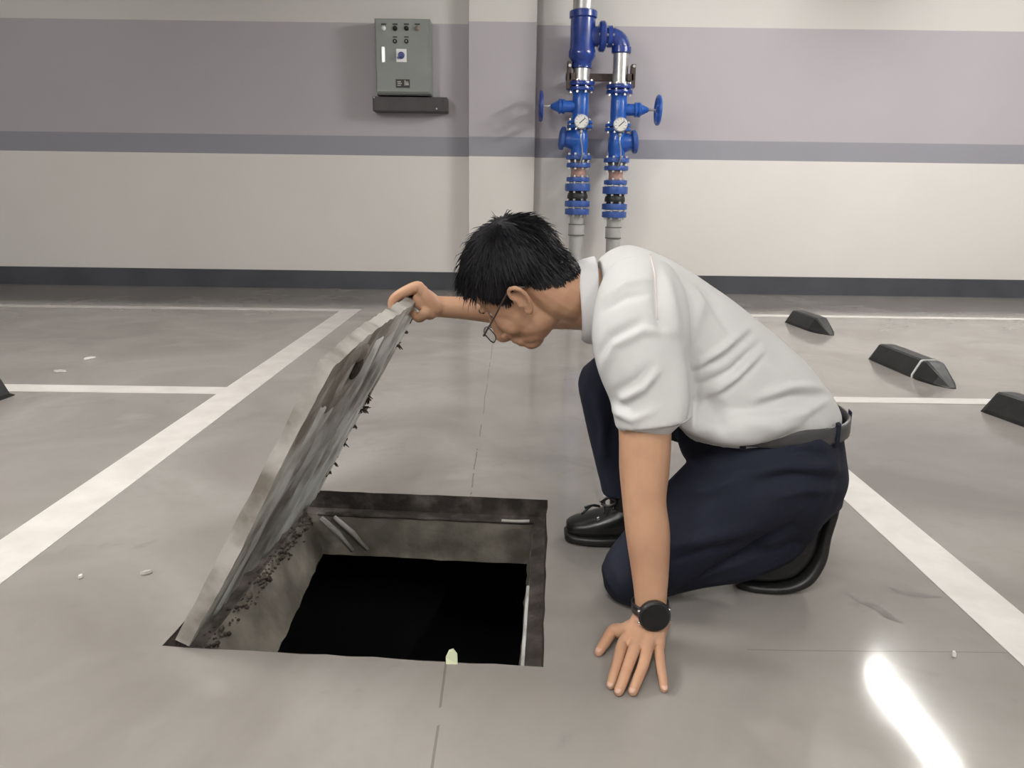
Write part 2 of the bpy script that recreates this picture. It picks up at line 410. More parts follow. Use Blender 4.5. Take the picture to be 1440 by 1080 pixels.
# chamber below the neck, its unlit depth put into a near-black colour
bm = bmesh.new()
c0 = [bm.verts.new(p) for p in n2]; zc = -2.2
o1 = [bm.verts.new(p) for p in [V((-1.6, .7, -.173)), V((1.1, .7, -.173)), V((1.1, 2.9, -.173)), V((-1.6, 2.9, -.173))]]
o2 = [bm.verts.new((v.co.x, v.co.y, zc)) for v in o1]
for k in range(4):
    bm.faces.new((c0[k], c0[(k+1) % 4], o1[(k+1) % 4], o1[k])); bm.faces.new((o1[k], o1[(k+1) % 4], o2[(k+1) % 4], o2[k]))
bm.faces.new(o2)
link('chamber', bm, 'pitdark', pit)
# thin light edge strip on the back and right seat (bright worn steel)
def edge_bar(a, b, r, m, nm):
    bm = bmesh.new(); pts = [a.lerp(b, k/14) + V((0, 0, noise.noise(a.lerp(b, k/14)*20)*.003)) for k in range(15)]
    tube(bm, pts, r, 6); return link(nm, bm, m, pit)
edge_bar(l1[3].lerp(l1[2], .05), l1[2], .005, 'rust', 'seat_bar')
edge_bar(l1[2].lerp(l1[3], .02)+V((0, 0, .004)), l1[2].lerp(l1[3], .14)+V((0, 0, .004)), .005, 'palegrey', 'bare_steel_patch')
edge_bar(l1[1].lerp(l1[2], .04)+V((-.004, 0, 0)), l1[1].lerp(l1[2], .5)+V((-.004, 0, 0)), .004, 'lidrib', 'seat_bar')
# two pale slanting streaks laid on the far wall of the neck
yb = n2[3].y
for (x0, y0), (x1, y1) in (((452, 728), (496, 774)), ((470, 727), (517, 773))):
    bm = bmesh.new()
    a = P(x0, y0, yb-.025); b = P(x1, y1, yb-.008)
    tube(bm, [a, a.lerp(b, .5)+V((.004, 0, .003)), b], [.006, .008, .006], 6); link('pale_streak', bm, 'palegrey', pit, True)

# lid
TH = math.radians(61.5); LL = .635; TK = .027
LA = G(266, 911)+V((0, 0, .003)); LB = V((LA.x+.055, BL.y-.02, .003))
ed = V((math.cos(TH), 0, math.sin(TH))); nd = V((-math.sin(TH), 0, math.cos(TH)))    # nd: towards the upper (outer) face
lid = thing('pit_lid', 'dirty grey ribbed slab lid lifted on edge over the open pit', 'lid', LA.lerp(LB, .5))
def LP(s, t, d):      # s along hinge 0..1, t from hinge to free edge 0..1, d depth through the slab (0 = underside)
    return LA.lerp(LB, s) + ed*(t*LL) + nd*d
bm = bmesh.new(); ns, nt = 44, 44; und = []; top = []
for i in range(ns+1):
    ru = []; rt = []
    for j in range(nt+1):
        s, t = i/ns, j/nt
        p = LP(s, t, 0)
        # ragged border, corner at the near free end rounded off
        js = (noise.noise(p*22)*.003+noise.noise(p*60)*.003)
        s2, t2 = s, t
        if s == 0 or s == 1: s2 += js*(1.2)
        if t == 1: t2 += js*2.2 + abs(noise.noise(p*45))*-.008
        if s < .25 and t > .82: t2 -= (.25-s)*(t-.82)*.9
        dpt = noise.noise(V((s*3, t*2.2, 1.7)))*.006 + noise.noise(V((s*26, t*5, 4)))*.0035 + abs(noise.noise(V((s*16, t*14, 9))))*.003
        if t > .9: dpt *= max(.1, (1-t)/.1)
        k = abs(s-.34) + max(0, t-.9)
        if k < .05: dpt += .010*(1-k/.05)              # long groove
        if abs(s-.62) < .03 and t < .9: dpt += .012*(1-abs(s-.62)/.03)
        ru.append(bm.verts.new(LP(s2, t2, dpt))); rt.append(bm.verts.new(LP(s2, t2, TK + noise.noise(p*18)*.002)))
    und.append(ru); top.append(rt)
for g in (und, top):
    for i in range(ns):
        for j in range(nt): bm.faces.new((g[i][j], g[i+1][j], g[i+1][j+1], g[i][j+1]))
for j in range(nt):
    for i in (0, ns): bm.faces.new((und[i][j], und[i][j+1], top[i][j+1], top[i][j]))
for i in range(ns):
    for j in (0, nt): bm.faces.new((und[i][j], und[i+1][j], top[i+1][j], top[i][j]))
bmesh.ops.recalc_face_normals(bm, faces=bm.faces[:])
slab = link('slab', bm, 'lid', lid, True); slab.data.set_sharp_from_angle(angle=.7)
slab.data.materials.append(M['lidtop'])
for p in slab.data.polygons:
    if p.normal.dot(nd) > .6 or p.normal.y < -.75 or p.normal.dot(ed) > .75: p.material_index = 1
# steel ribs running from hinge to free edge on the underside
for s, wd, t0_, t1_ in ((.13, .028, .02, .80), (.48, .05, .02, .93), (.80, .04, .03, .95)):
    bm = bmesh.new(); N_ = 24; rows = []
    for k in range(N_+1):
        t = t0_ + (t1_-t0_)*k/N_; h = .006 + noise.noise(V((t*9, s*7, 2)))*.003
        ww = wd*(1+.25*noise.noise(V((t*7, s*5, 6))))
        rows.append([bm.verts.new(LP(s-ww, t, .006)), bm.verts.new(LP(s-ww*.6, t, -h)), bm.verts.new(LP(s+ww*.6, t, -h*.9)), bm.verts.new(LP(s+ww, t, .006))])
    for k in range(N_):
        for q in range(3): bm.faces.new((rows[k][q], rows[k][q+1], rows[k+1][q+1], rows[k+1][q]))
    bm.faces.new(rows[0]); bm.faces.new(rows[-1])
    link('rib', bm, 'lidrib', lid, True)
# lifting-eye recess near the free edge: a mortar collar round a dark hollow
EY_ = (LB-LA).normalized(); bm = bmesh.new(); cc = LP(.24, .85, 0)
for k in range(14):
    a = 2*math.pi*k/14; p = cc + (LB-LA).normalized()*math.cos(a)*.085 + ed*math.sin(a)*.055
    ell(bm, p, [EY_*.034, ed*.024, nd*random.uniform(.006, .010)], 10, 6)
link('lifting_eye_collar', remesh(bm, .005, 4), 'lidstain', lid, True)
bm = bmesh.new(); ell(bm, cc+(LB-LA).normalized()*.05+ed*.01-nd*.004, [(LB-LA).normalized()*.02, ed*.026, nd*.008], 12, 8); link('lifting_eye_hollow', bm, 'dirt', lid, True)
# dirt and root tufts hanging from the far edge
for k in range(26):
    t = random.uniform(.08, .99); s = random.choice((1., 1., .97, .93)); p = LP(s, t, random.uniform(-.004, .012)); sz = random.choice((.006, .008, .011, .016))
    bm = bmesh.new()
    for q in range(random.randint(3, 6)):
        d = V((random.uniform(-.4, 1.), random.uniform(-.5, .5), random.uniform(-1.2, .25)))*sz
        tube(bm, [p, p+d*.6+V((random.uniform(-1, 1), 0, random.uniform(-1, 1)))*.003, p+d*1.25], [.0035, .0028, .0008], 5)
    link('root_tuft', bm, 'dirt', lid)
# black crumbly dirt on the pit's hinge-side wall
bm = bmesh.new()
for k in range(900):
    s = random.random(); a = l1[0].lerp(l1[3], s); p = a + V((random.uniform(-.03, .02), 0, -random.random()**2*.11*(1-.35*s)))
    r_ = random.uniform(.002, .0065); ell(bm, p, [V((r_, r_*random.uniform(-.5, .5), 0)), V((0, r_*random.uniform(.8, 1.8), r_*random.uniform(-.5, .5))), V((0, 0, r_*.7))], 5, 4)
o = link('crumbled_dirt', bm, 'dirt', pit, True); o['kind'] = 'stuff'

# pale leaf on the near rim
bm = bmesh.new(); c = G(635, 926, .012)
pts = [(-.010, 0, -.012), (-.011, .004, 0), (-.005, .006, .013), (.003, .004, .017), (.010, .002, .008), (.011, 0, -.012)]
va = [bm.verts.new(c+V(p)) for p in pts]; vb = [bm.verts.new(c+V(p)+V((0, .0015, 0))) for p in pts]; bm.faces.new(va); bm.faces.new(vb[::-1])
for k in range(6): bm.faces.new((va[k], va[(k+1) % 6], vb[(k+1) % 6], vb[k]))
tag(link('fallen_leaf', bm, 'leaf'), 'small pale yellow-green leaf caught on the pit rim', 'leaf')
# scraps on the floor
def scrap(px, py, r, label, m='scrap', el=1., rz=0.):
    bm = bmesh.new(); c = G(px, py, .0); n = 7; R_ = Matrix.Rotation(rz, 3, 'Z')
    va = []; vb = []
    for k in range(n):
        a = 2*math.pi*k/n; q = R_ @ V((math.cos(a)*r*el, math.sin(a)*r, 0))*random.uniform(.7, 1.2)
        va.append(bm.verts.new(c+q+V((0, 0, .002)))); vb.append(bm.verts.new(c+q*.9+V((0, 0, .006+random.uniform(0, .006)))))
    bm.faces.new(va[::-1]); bm.faces.new(vb)
    for k in range(n): bm.faces.new((va[k], va[(k+1) % n], vb[(k+1) % n], vb[k]))
    tag(link('paper_scrap', bm, m), label, 'scrap')
scrap(126, 505, .012, 'curled white paper scrap lying upright inside the left parking bay', el=2.6, rz=1.1)
scrap(86, 523, .018, 'flat pale scrap beside the curled scrap in the parking bay', 'palegrey', 2., .1)
scrap(114, 813, .006, 'tiny white chip on bare floor near the white line')
scrap(206, 807, .007, 'tiny tan crumb on the floor near the pit lid', 'palegrey', 1.8, .4)
scrap(1341, 924, .004, 'tiny white speck on the shiny floor by the lamp reflection')

# ------------------------------------------------------------------ wheel stops
def wheel_stop(p, q, label, strip_=False, wd=.15, h=.09):
    ln = (q-p).length; ax = (q-p).normalized(); sd = V((-ax.y, ax.x, 0)); up = V((0, 0, 1)); c0 = p
    t = thing('wheel_stop', label, 'wheel stop', ((p+q)/2)[:])
    def T(a, s, z): return c0 + ax*a + sd*s + up*z
    def seg(name, secs, m='rub'):
        bm = bmesh.new(); rg = []
        for a, k, hh in secs:
            prof = [(-.5*k, 0), (-.5*k, .18*hh), (-.27*k, .93*hh), (-.2*k, hh), (.2*k, hh), (.27*k, .93*hh), (.5*k, .18*hh), (.5*k, 0)]
            rg.append([bm.verts.new(T(a, s*wd, z*h)) for s, z in prof])
        for i in range(len(rg)-1):
            for j in range(8): bm.faces.new((rg[i][j], rg[i][(j+1) % 8], rg[i+1][(j+1) % 8], rg[i+1][j]))
        bm.faces.new(rg[0][::-1]); bm.faces.new(rg[-1]); link(name, bm, m, t)
    seg('end_cap', [(0, .96, .12), (.03, 1, .97), (.06, 1, 1)])
    seg('body', [(.06, 1, 1), (ln-.22, 1, 1)])
    if strip_:
        seg('reflective_strip', [(ln-.22, .99, .98), (ln-.208, .99, .98)], 'refl'); seg('recessed_band', [(ln-.208, .93, .93), (ln-.185, .93, .93)])
    seg('end_cap', [(ln-.22 if not strip_ else ln-.185, 1, 1), (ln-.155, .99, .97), (ln-.07, .72, .5), (ln, .22, .05)])
wheel_stop(G(1114, 455)+V((.04, .06, 0)), G(1172, 473)+V((.0, .03, 0)), 'black rubber wheel stop nearest the back wall, beside the far white line')
wheel_stop(G(1234, 508)+V((.05, .06, 0)), G(1345, 549)+V((.0, .03, 0)), 'black rubber wheel stop with a white strip, between the two white lines', True)
p3 = G(1396, 583)+V((.05, .06, 0)); wheel_stop(p3, p3+V((.11, -.6, 0)), 'black rubber wheel stop in front of the second white line')
p4 = G(2, 566); wheel_stop(V((p4.x-.09, p4.y+.12, 0)), V((p4.x-.14, p4.y-.5, 0)), 'black rubber wheel stop at the left parking bay across from the others')

# ------------------------------------------------------------------ control cabinet and trunking
yc = YW+.1
def WZ(py, px=560, Y=YW): return P(px, py, Y).z
cx0, cx1 = P(527, 80, YW-.1).x, P(605, 80, YW-.1).x; cz0, cz1 = WZ(131, 565, YW-.1), WZ(25, 565, YW-.1)
cw = cx1-cx0; ch = cz1-cz0; ccx = (cx0+cx1)/2; ccz = (cz0+cz1)/2
cab = thing('control_cabinet', 'grey-green steel pump control cabinet with small lamps and switches on the wall', 'cabinet', (ccx, yc, cz0))
bxo('body', (ccx, yc-.085, ccz), (cw, .17, ch), 'cab', cab, bev=.004)
door = bxo('door', (ccx, yc-.176, ccz), (cw-.02, .012, ch-.02), 'cab', cab, bev=.003)
fy = yc-.183
def cp(px, py): return P(px, py, fy)
for px, m, nm in ((539.5, 'lampw', 'indicator_lamp'), (555.5, 'black', 'indicator_lamp'), (571.5, 'black', 'indicator_lamp'), (587, 'amber', 'indicator_lamp')):
    p = cp(px, 40); bm = bmesh.new(); lathe(bm, [(.019, 0), (.019, -.008), (.014, -.012), (.012, -.02), (.004, -.024)], p, 'y', 14); link(nm, bm, m, cab, True)
    p = cp(px, 34); bxo('caption_plate', p, (.04, .004, .011), 'label', cab)
for px in (555.5, 571.5):
    p = cp(px, 58); bm = bmesh.new(); lathe(bm, [(.017, 0), (.017, -.008), (.013, -.012)], p, 'y', 14); o = link('push_button', bm, 'black', cab, True)
    bxo('caption_plate', cp(px, 52), (.035, .004, .009), 'label', cab); bxo('button_mark', p+V((0, -.013, 0)), (.004, .004, .014), 'steel', o)
p = cp(564.5, 78); o = bxo('selector_plate', p, (.082, .008, .098), 'lampw', cab, bev=.002)
bm = bmesh.new(); lathe(bm, [(.026, 0), (.026, -.01), (.018, -.014), (.018, -.028)], p+V((0, -.004, 0)), 'y', 18); box(bm, p+V((-.008, -.036, -.008)), (.012, .016, .055), Matrix.Rotation(.8, 3, 'Y')); link('selector_knob', bm, 'swblue', o)
bxo('caption_plate', cp(564.5, 69.5), (.075, .004, .011), 'label', cab)
o = bxo('door_lock', cp(539, 77), (.03, .010, .12), 'steel', cab, bev=.003); bxo('lock_lever', cp(539, 77)+V((.006, -.008, 0)), (.012, .012, .10), 'bolt', o)
p = cp(566.5, 117.5); o = bxo('nameplate', p, (.112, .005, .064), 'label', cab)
for dx, dz, sx, sz in ((-.03, .014, .03, .008), (-.025, 0, .034, .008), (-.03, -.014, .03, .006), (.018, .005, .008, .04), (.034, .012, .022, .006), (.036, -.004, .022, .018)):
    bxo('nameplate_mark', p+V((dx, -.003, dz)), (sx, .003, sz), 'greyp', o)
bxo('drip_lip', (ccx, yc-.09, cz0-.006), (cw-.01, .16, .014), 'black', cab)
tx0, tx1 = P(522.5, 145, YW-.1).x, P(628, 145, YW-.1).x; tz0, tz1 = WZ(156, 575, YW-.1), WZ(135, 575, YW-.1)
tr = thing('cable_trunking', 'dark grey cable box fixed under the control cabinet', 'trunking', ((tx0+tx1)/2, yc, tz0))
bxo('box', ((tx0+tx1)/2, yc-.075, (tz0+tz1)/2), (tx1-tx0, .15, tz1-tz0), 'trunk', tr, bev=.004)
bxo('cover', ((tx0+tx1)/2-.01, yc-.153, (tz0+tz1)/2), (tx1-tx0-.05, .006, tz1-tz0-.01), 'trunk', tr)
for px, py in ((526, 137), (614, 153)):
    bm = bmesh.new(); lathe(bm, [(.007, 0), (.007, -.006), (.003, -.009)], P(px, py, yc-.158), 'y', 10); link('screw', bm, 'bolt', tr)

# ------------------------------------------------------------------ valve pipework
YP = 6.46; xl = P(814.5, 200, YP).x; xr = P(868, 200, YP).x
px2m = (P(1000, 200, YP)-P(900, 200, YP)).length/100
pw = thing('valve_pipework', 'twin blue-valved discharge pipes with gauges rising along the wall', 'pipework', ((xl+xr)/2, YP, 0))
def zl(py, px=815): return P(px, py, YP).z
def stack(name, x, ys, m, n=20, parent=pw, off=0):
    """ys: list of (pixel row, diameter in px)"""
    bm = bmesh.new(); lathe(bm, [(d/2*px2m, zl(y)) for y, d in ys][::-1], (x, YP, 0), 'z', n)
    return smooth_angle(link(name, bm, m, parent))
def flange(x, y0, y1, d, m='fblue', nb=8, gap=True):
    o = stack('flange', x, [(y0, d*.75), (y0+.6, d*.99), (y0+1.2, d), (y1-1.2, d), (y1-.6, d*.99), (y1, d*.75)], m)
    za, zb = zl(y1)-.014, zl(y0)+.014
    for k in range(nb):
        a = 2*math.pi*(k+.5)/nb; p = V((x+math.cos(a)*d*.41*px2m, YP+math.sin(a)*d*.41*px2m, 0))
        if math.sin(a) > .3: continue
        bm = bmesh.new(); lathe(bm, [(.011, za), (.011, za+.012), (.006, za+.012), (.006, zb-.012), (.011, zb-.012), (.011, zb)], p, 'z', 6); link('bolt', bm, 'bolt', o)
    return o
def column(x, s, dy):
    Y = lambda v: v+dy
    flange(x, Y(115), Y(122), 37, 'dblue'); flange(x, Y(122.6), Y(129), 37, 'dblue')
    gv = stack('gate_valve', x, [(Y(128), 25), (Y(132), 22), (Y(140), 23), (Y(160), 23), (Y(166), 22), (Y(170), 26)], 'blue')
    zb = zl(Y(150)); c = V((x, YP, zb))
    bm = bmesh.new(); q = px2m
    lathe(bm, [(8*q, 0), (8*q, 22*q), (10*q, 22*q), (10*q, 25*q), (9*q, 26*q), (10*q, 27*q), (10*q, 30*q), (8*q, 31*q), (5*q, 37*q), (3*q, 41*q)], c, ax=(s, 0, 0), n=16)
    smooth_angle(link('bonnet', bm, 'blue', gv))
    bm = bmesh.new(); lathe(bm, [(1.6*q, 40*q), (1.6*q, 58*q)], c, ax=(s, 0, 0), n=10); link('stem', bm, 'steel', gv, True)
    bm = bmesh.new(); wc = c+V((s*55*q, 0, 0)); R_ = 18*q
    tube(bm, [wc+V((0, math.cos(2*math.pi*k/28)*R_, math.sin(2*math.pi*k/28)*R_)) for k in range(29)], 3.0*q, 8, cap=False)
    for k in range(5):
        a = 2*math.pi*k/5; tube(bm, [wc, wc+V((0, math.cos(a)*R_, math.sin(a)*R_))], 1.6*q, 6)
    lathe(bm, [(4*q, -3*q), (4*q, 3*q)], wc, 'x', 12)
    link('handwheel', bm, 'blue' if s > 0 else 'dblue', gv, True)
    flange(x, Y(170), Y(175), 36, 'blue'); flange(x, Y(175.6), Y(181), 36, 'blue')
    # check valve with a bulging side and a bolted cap
    cv = stack('check_valve', x, [(Y(180), 24), (Y(184), 22), (Y(192), 25), (Y(206), 26), (Y(213), 23), (Y(219), 25)], 'blue')
    bm = bmesh.new(); a0 = V((x, YP, zl(Y(198)))); tilt = V((s, 0, .12)).normalized()
    lathe(bm, [(13*q, -4*q), (14*q, 8*q), (12*q, 16*q), (11*q, 22*q)], a0, ax=tilt, n=18); smooth_angle(link('side_housing', bm, 'blue', cv))
    bm = bmesh.new(); lathe(bm, [(15*q, 21*q), (16*q, 22*q), (16*q, 26*q), (15*q, 27*q), (10*q, 29*q)], a0, ax=tilt, n=18); smooth_angle(link('side_cap', bm, 'fblue', cv))
    flange(x, Y(218), Y(225), 36); flange(x, Y(229), Y(236), 34)
    stack('joint_seal', x, [(Y(224), 24), (Y(230), 24)], 'jointc')
    stack('pipe_nipple', x, [(Y(236), 20), (Y(252), 20)], 'copper')
    flange(x, Y(249), Y(256), 33); flange(x, Y(258), Y(269), 36)
    stack('rubber_joint', x, [(Y(268), 24), (Y(271), 26), (Y(275), 29), (Y(279), 29), (Y(282), 26), (Y(284), 24)], 'rub')
    flange(x, Y(282), Y(291), 36); flange(x, Y(293), Y(302), 35)
    stack('lower_pipe', x, [(Y(301), 20), (405, 20)], 'greyp')
    stack('coupling', x, [(Y(315), 21), (Y(316), 23), (Y(329.5), 23), (Y(330), 21)], 'greyp')
    for yy in (315.5, 330.5): stack('seal_ring', x, [(Y(yy)-.7, 23.4), (Y(yy)+.7, 23.4)], 'jointc')
    bm = bmesh.new(); lathe(bm, [(15*q, .002), (15*q, .012), (11*q, .014)], (x, YP, 0), 'z', 18); link('floor_collar', bm, 'greyp', pw)
    # pressure gauge on a thin siphon tube
    gc = V((x-s*.0, YP-.155, zl(Y(173.5))))
    bm = bmesh.new(); lathe(bm, [(9.3*q, .03), (9.6*q, 0), (9.6*q, -.012), (8.2*q, -.014)], gc, 'y', 24); ga = smooth_angle(link('pressure_gauge', bm, 'steel', pw))
    bm = bmesh.new(); lathe(bm, [(8.2*q, 0), (8.2*q, -.004)], gc+V((0, -.013, 0)), 'y', 24); link('dial', bm, 'white', ga)
    bm = bmesh.new(); box(bm, gc+V((.006, -.019, .006)), (.006, .003, .062), Matrix.Rotation(.85, 3, 'Y')); link('needle', bm, 'black', ga)
    bm = bmesh.new()
    for k in range(9):
        a = math.radians(-135+270*k/8); box(bm, gc+V((math.sin(a)*6.9*q, -.0185, math.cos(a)*6.9*q)), (.003, .002, .009), Matrix.Rotation(a, 3, 'Y'))
    link('dial_marks', bm, 'black', ga)
    bm = bmesh.new(); z0 = gc.z-9.3*q
    tube(bm, [gc+V((0, .01, -9*q)), gc+V((0, .01, -22*q)), gc+V((.012, .02, -32*q)), gc+V((.02, .04, -44*q)), gc+V((.0, .06, -56*q)), gc+V((0, .14, -64*q))], .0055, 8)
    lathe(bm, [(2.2*q, -15*q), (2.2*q, -11*q)], gc+V((0, .01, 0)), 'z', 8); link('siphon_tube', bm, 'steel', ga, True)
column(xl, -1, 0); column(xr, 1, 3.5)
# left: top steel pipe, reducing tee; right: elbow and steel pipe
q = px2m
stack('upper_pipe', xl, [(-90, 29), (20, 29)], 'steel')
tee = stack('tee_fitting', xl, [(15, 34), (16.5, 38), (25, 38), (27, 34), (68, 34), (73, 37), (80, 37), (86, 30), (88, 28), (96, 28), (97, 24)], 'dblue')
zt = zl(51); tc_ = V((xl, YP, zt))
bm = bmesh.new(); lathe(bm, [(13*q, 10*q), (13*q, 22*q), (18*q, 22*q), (20*q, 24*q), (20*q, 29*q), (18*q, 31*q), (12*q, 31*q), (12*q, 34*q)], tc_, ax=(1, 0, 0), n=22); smooth_angle(link('branch_flange', bm, 'dblue', tee))
bm = bmesh.new(); lathe(bm, [(11*q, 33*q), (14*q, 34*q), (14*q, 40*q), (12*q, 41*q)], tc_, ax=(1, 0, 0), n=20); el = smooth_angle(link('elbow_fitting', bm, 'dblue', pw))
bm = bmesh.new(); ex = xr-xl; rr = 16*q
pts = [tc_+V((38*q, 0, 0))] + [V((xr-rr+math.sin(a)*rr, YP, zt-rr+math.cos(a)*rr)) for a in [math.pi/2*k/8 for k in range(9)]] + [V((xr, YP, zl(68)))]
tube(bm, pts, 12*q, 18); link('bend', bm, 'dblue', el, True)
bm = bmesh.new(); lathe(bm, [(12*q, zl(75)), (13.5*q, zl(74)), (13.5*q, zl(66)), (12*q, zl(65))], (xr, YP, 0), 'z', 20); smooth_angle(link('collar_ring', bm, 'dblue', el))
for dx in (26, 37):
    for k in range(6):
        a = 2*math.pi*k/6; bm = bmesh.new(); R_ = (16 if dx == 26 else 12)*q
        lathe(bm, [(.010, -5*q), (.010, 5*q)], tc_+V((dx*q, math.cos(a)*R_, math.sin(a)*R_)), 'x', 6); link('bolt', bm, 'bolt', tee if dx == 26 else el)
stack('steel_nipple', xl, [(95, 23), (118, 23)], 'steel')
stack('steel_nipple', xr, [(72, 21), (121, 21)], 'steel')
bxo('bracket_rail', ((xl+xr)/2, YP+.1, zl(106)), (94*q, .06, 9*q), 'brack', pw)
for x, s in ((xl, -1), (xr, 1)):
    br = bxo('pipe_clamp', (x+s*17*q, YP-.01, zl(107)), (6*q, .09, 36*q if s < 0 else 30*q), 'brack', pw, bev=.004)
    bxo('clamp_bar', (x+s*13*q, YP-.03, zl(109)), (8*q, .05, 9*q), 'brack', br)
    bm = bmesh.new(); lathe(bm, [(.012, 0), (.012, -.018)], (x+s*17*q, YP-.055, zl(94)), 'y', 6); link('bolt', bm, 'bolt', br)
    bxo('wall_bracket', (x, YW+.0, zl(106)), (10*q, .20, 8*q), 'brack', pw)

# ------------------------------------------------------------------ the kneeling person
YT = 1.56
EY = V((0, 1, 0))
# --- head frame
HO = P(728, 389, 1.54); yaw = math.radians(20)
HU = V((-.74, 0, .67)).normalized(); F0 = V((-.67, 0, -.74)).normalized()
HF = (F0*math.cos(yaw) + EY*math.sin(yaw)).normalized(); HLt = HU.cross(HF).normalized()
def HL(f, u, l=0.): return HO + HF*f + HU*u + HLt*l
def hell(bm, c, r, n=20, k=12, tilt=0.):
    f, u = HF*math.cos(tilt)+HU*math.sin(tilt), HU*math.cos(tilt)-HF*math.sin(tilt)
    ell(bm, HL(*c), [f*r[0], u*r[1], HLt*r[2]], n, k)
fb = bmesh.new()      # fingers: own chains rooted in the palm
bm = bmesh.new()
hell(bm, (-.006, .028, 0), (.096, .078, .075), 28, 18)
hell(bm, (.032, -.035, 0), (.070, .088, .060), 24, 14)
hell(bm, (.030, -.080, 0), (.060, .046, .053), 24, 14)
hell(bm, (.076, -.112, 0), (.026, .021, .028))
hell(bm, (.050, -.098, 0), (.045, .030, .042))
hell(bm, (.055, .035, 0), (.044, .05, .058))
for s in (-1, 1):
    hell(bm, (.084, .006, s*.028), (.013, .009, .026))
    hell(bm, (.066, -.048, s*.034), (.030, .032, .022))
    hell(bm, (.109, -.068, s*.012), (.010, .009, .009), 12, 8)
    # ear: plate, helix, lobe, tragus
    e0 = s*.077
    hell(bm, (-.008, -.030, e0), (.014, .026, .005), 14, 10, .15)
    hx = [HL(.004, -.028, e0), HL(.004, -.012, e0+s*.006), HL(-.006, .001, e0+s*.010), HL(-.020, -.004, e0+s*.014), HL(-.026, -.020, e0+s*.014), HL(-.021, -.038, e0+s*.010), HL(-.010, -.052, e0+s*.005), HL(.001, -.058, e0+s*.002), HL(.006, -.052, e0)]
    p_, r_ = crom(hx, [.004, .0045, .005, .005, .005, .0045, .005, .006, .004], 4); tube(bm, p_, r_, 8, round_ends=True)
    hell(bm, (.007, -.036, e0), (.004, .007, .005), 10, 8)
nose = [HL(.096, -.006), HL(.109, -.028), HL(.120, -.050), HL(.125, -.064), HL(.116, -.073)]
limb(bm, nose, [.008, .009, .011, .0125, .010], 12)
hell(bm, (.102, -.087, 0), (.012, .0075, .022)); hell(bm, (.099, -.100, 0), (.012, .008, .019))
hell(bm, (.088, -.092, 0), (.022, .024, .030))
# neck
limb(bm, [HL(-.035, -.015), HL(-.040, -.075), P(815, 415, 1.55), P(862, 432, YT)], [.058, .058, .060, .075], 20)
# torso and legs under the clothes
limb(bm, [P(850, 432, YT), P(905, 455, YT), P(985, 500, YT), P(1060, 535, YT), P(1100, 575, YT)], [.07, .09, .095, .095, .09], 20)
for s, sh in ((-1, P(898, 432, 1.40)), (1, P(880, 432, 1.71))):
    limb(bm, [P(885, 440, YT), sh], [.07, .058], 16)
KL, KR = P(892, 806, 1.465), P(853, 538, 1.75)
HIPL, HIPR = P(1100, 642, 1.47), P(1105, 608, 1.65)
ANL, ANR = P(1100, 765, 1.52), P(880, 695, 1.75)
limb(bm, [P(1090, 570, YT), HIPL, HIPL.lerp(KL, .5), KL], [.08, .08, .06, .045]); limb(bm, [KL, KL.lerp(ANL, .4), ANL], [.045, .045, .032])
limb(bm, [P(1090, 570, YT), HIPR, HIPR.lerp(KR, .5), KR], [.08, .075, .06, .045]); limb(bm, [KR, KR.lerp(ANR, .4), ANR], [.045, .045, .032])
# --- left arm (planted on the floor)
WR = G(915, 866, .058)
limb(bm, [P(898, 432, 1.40), P(906, 520, 1.375), P(907, 612, 1.345), P(906, 660, 1.335), P(906, 705, 1.325), P(911, 750, 1.318), P(914, 800, 1.31), P(915, 842, 1.30), WR],
     [.056, .052, .048, .046, .0405, .041, .0355, .0300, .030], 20, 5)
# palm: wrist to knuckles
kn = [(876, 906, .034), (893, 911, .038), (910, 912, .037), (926, 910, .031)]
KN = [G(*k) for k in kn]
for k, q in enumerate(KN):
    limb(bm, [WR+V(((k-1.5)*.011, 0, -.012)), WR.lerp(q, .5)+V(((k-1.5)*.004, 0, -.006)), q], [.022, .0165, .0125], 12)
limb(bm, [WR+V((0, 0, -.02)), WR.lerp((KN[1]+KN[2])/2, .75)+V((0, 0, -.014))], [.026, .020], 12)
ell(bm, WR.lerp(KN[0], .45)+V((-.010, .004, -.014)), [V((.024, 0, 0)), V((0, .034, 0)), V((0, 0, .022))])
fing = [[(869, 929, .031), (863, 949, .020), (859, 963, .009)], [(884, 934, .033), (876, 957, .021), (870, 972, .0095)], [(905, 934, .032), (896, 957, .020), (890, 972, .0095)], [(929, 935, .027), (932, 954, .017), (934, 968, .008)]]
frad = [(.0112, .0096, .0090, .0080), (.0114, .0100, .0094, .0085), (.0112, .0097, .0091, .0083), (.0102, .0087, .0080, .0072)]
NAILS = []
for q, fs, fr_ in zip(KN, fing, frad):
    pts = [q] + [G(*k) for k in fs]; limb(fb, [WR.lerp(q, .8)] + pts, [.010]+list(fr_), 14, 5)
    d = (pts[-1]-pts[-2]).normalized(); NAILS.append((pts[-1]+d*.001, d, fr_[-1]))
tp = [WR.lerp(KN[0], .38)+V((-.018, 0, -.014)), G(864, 886, .026), G(852, 902, .017), G(842, 917, .009)]
limb(bm, tp[:2], [.018, .0125], 12, 4); limb(fb, tp, [.014, .0122, .0105, .0085], 14, 5); d = (tp[-1]-tp[-2]).normalized(); NAILS.append((tp[-1], d, .0085))
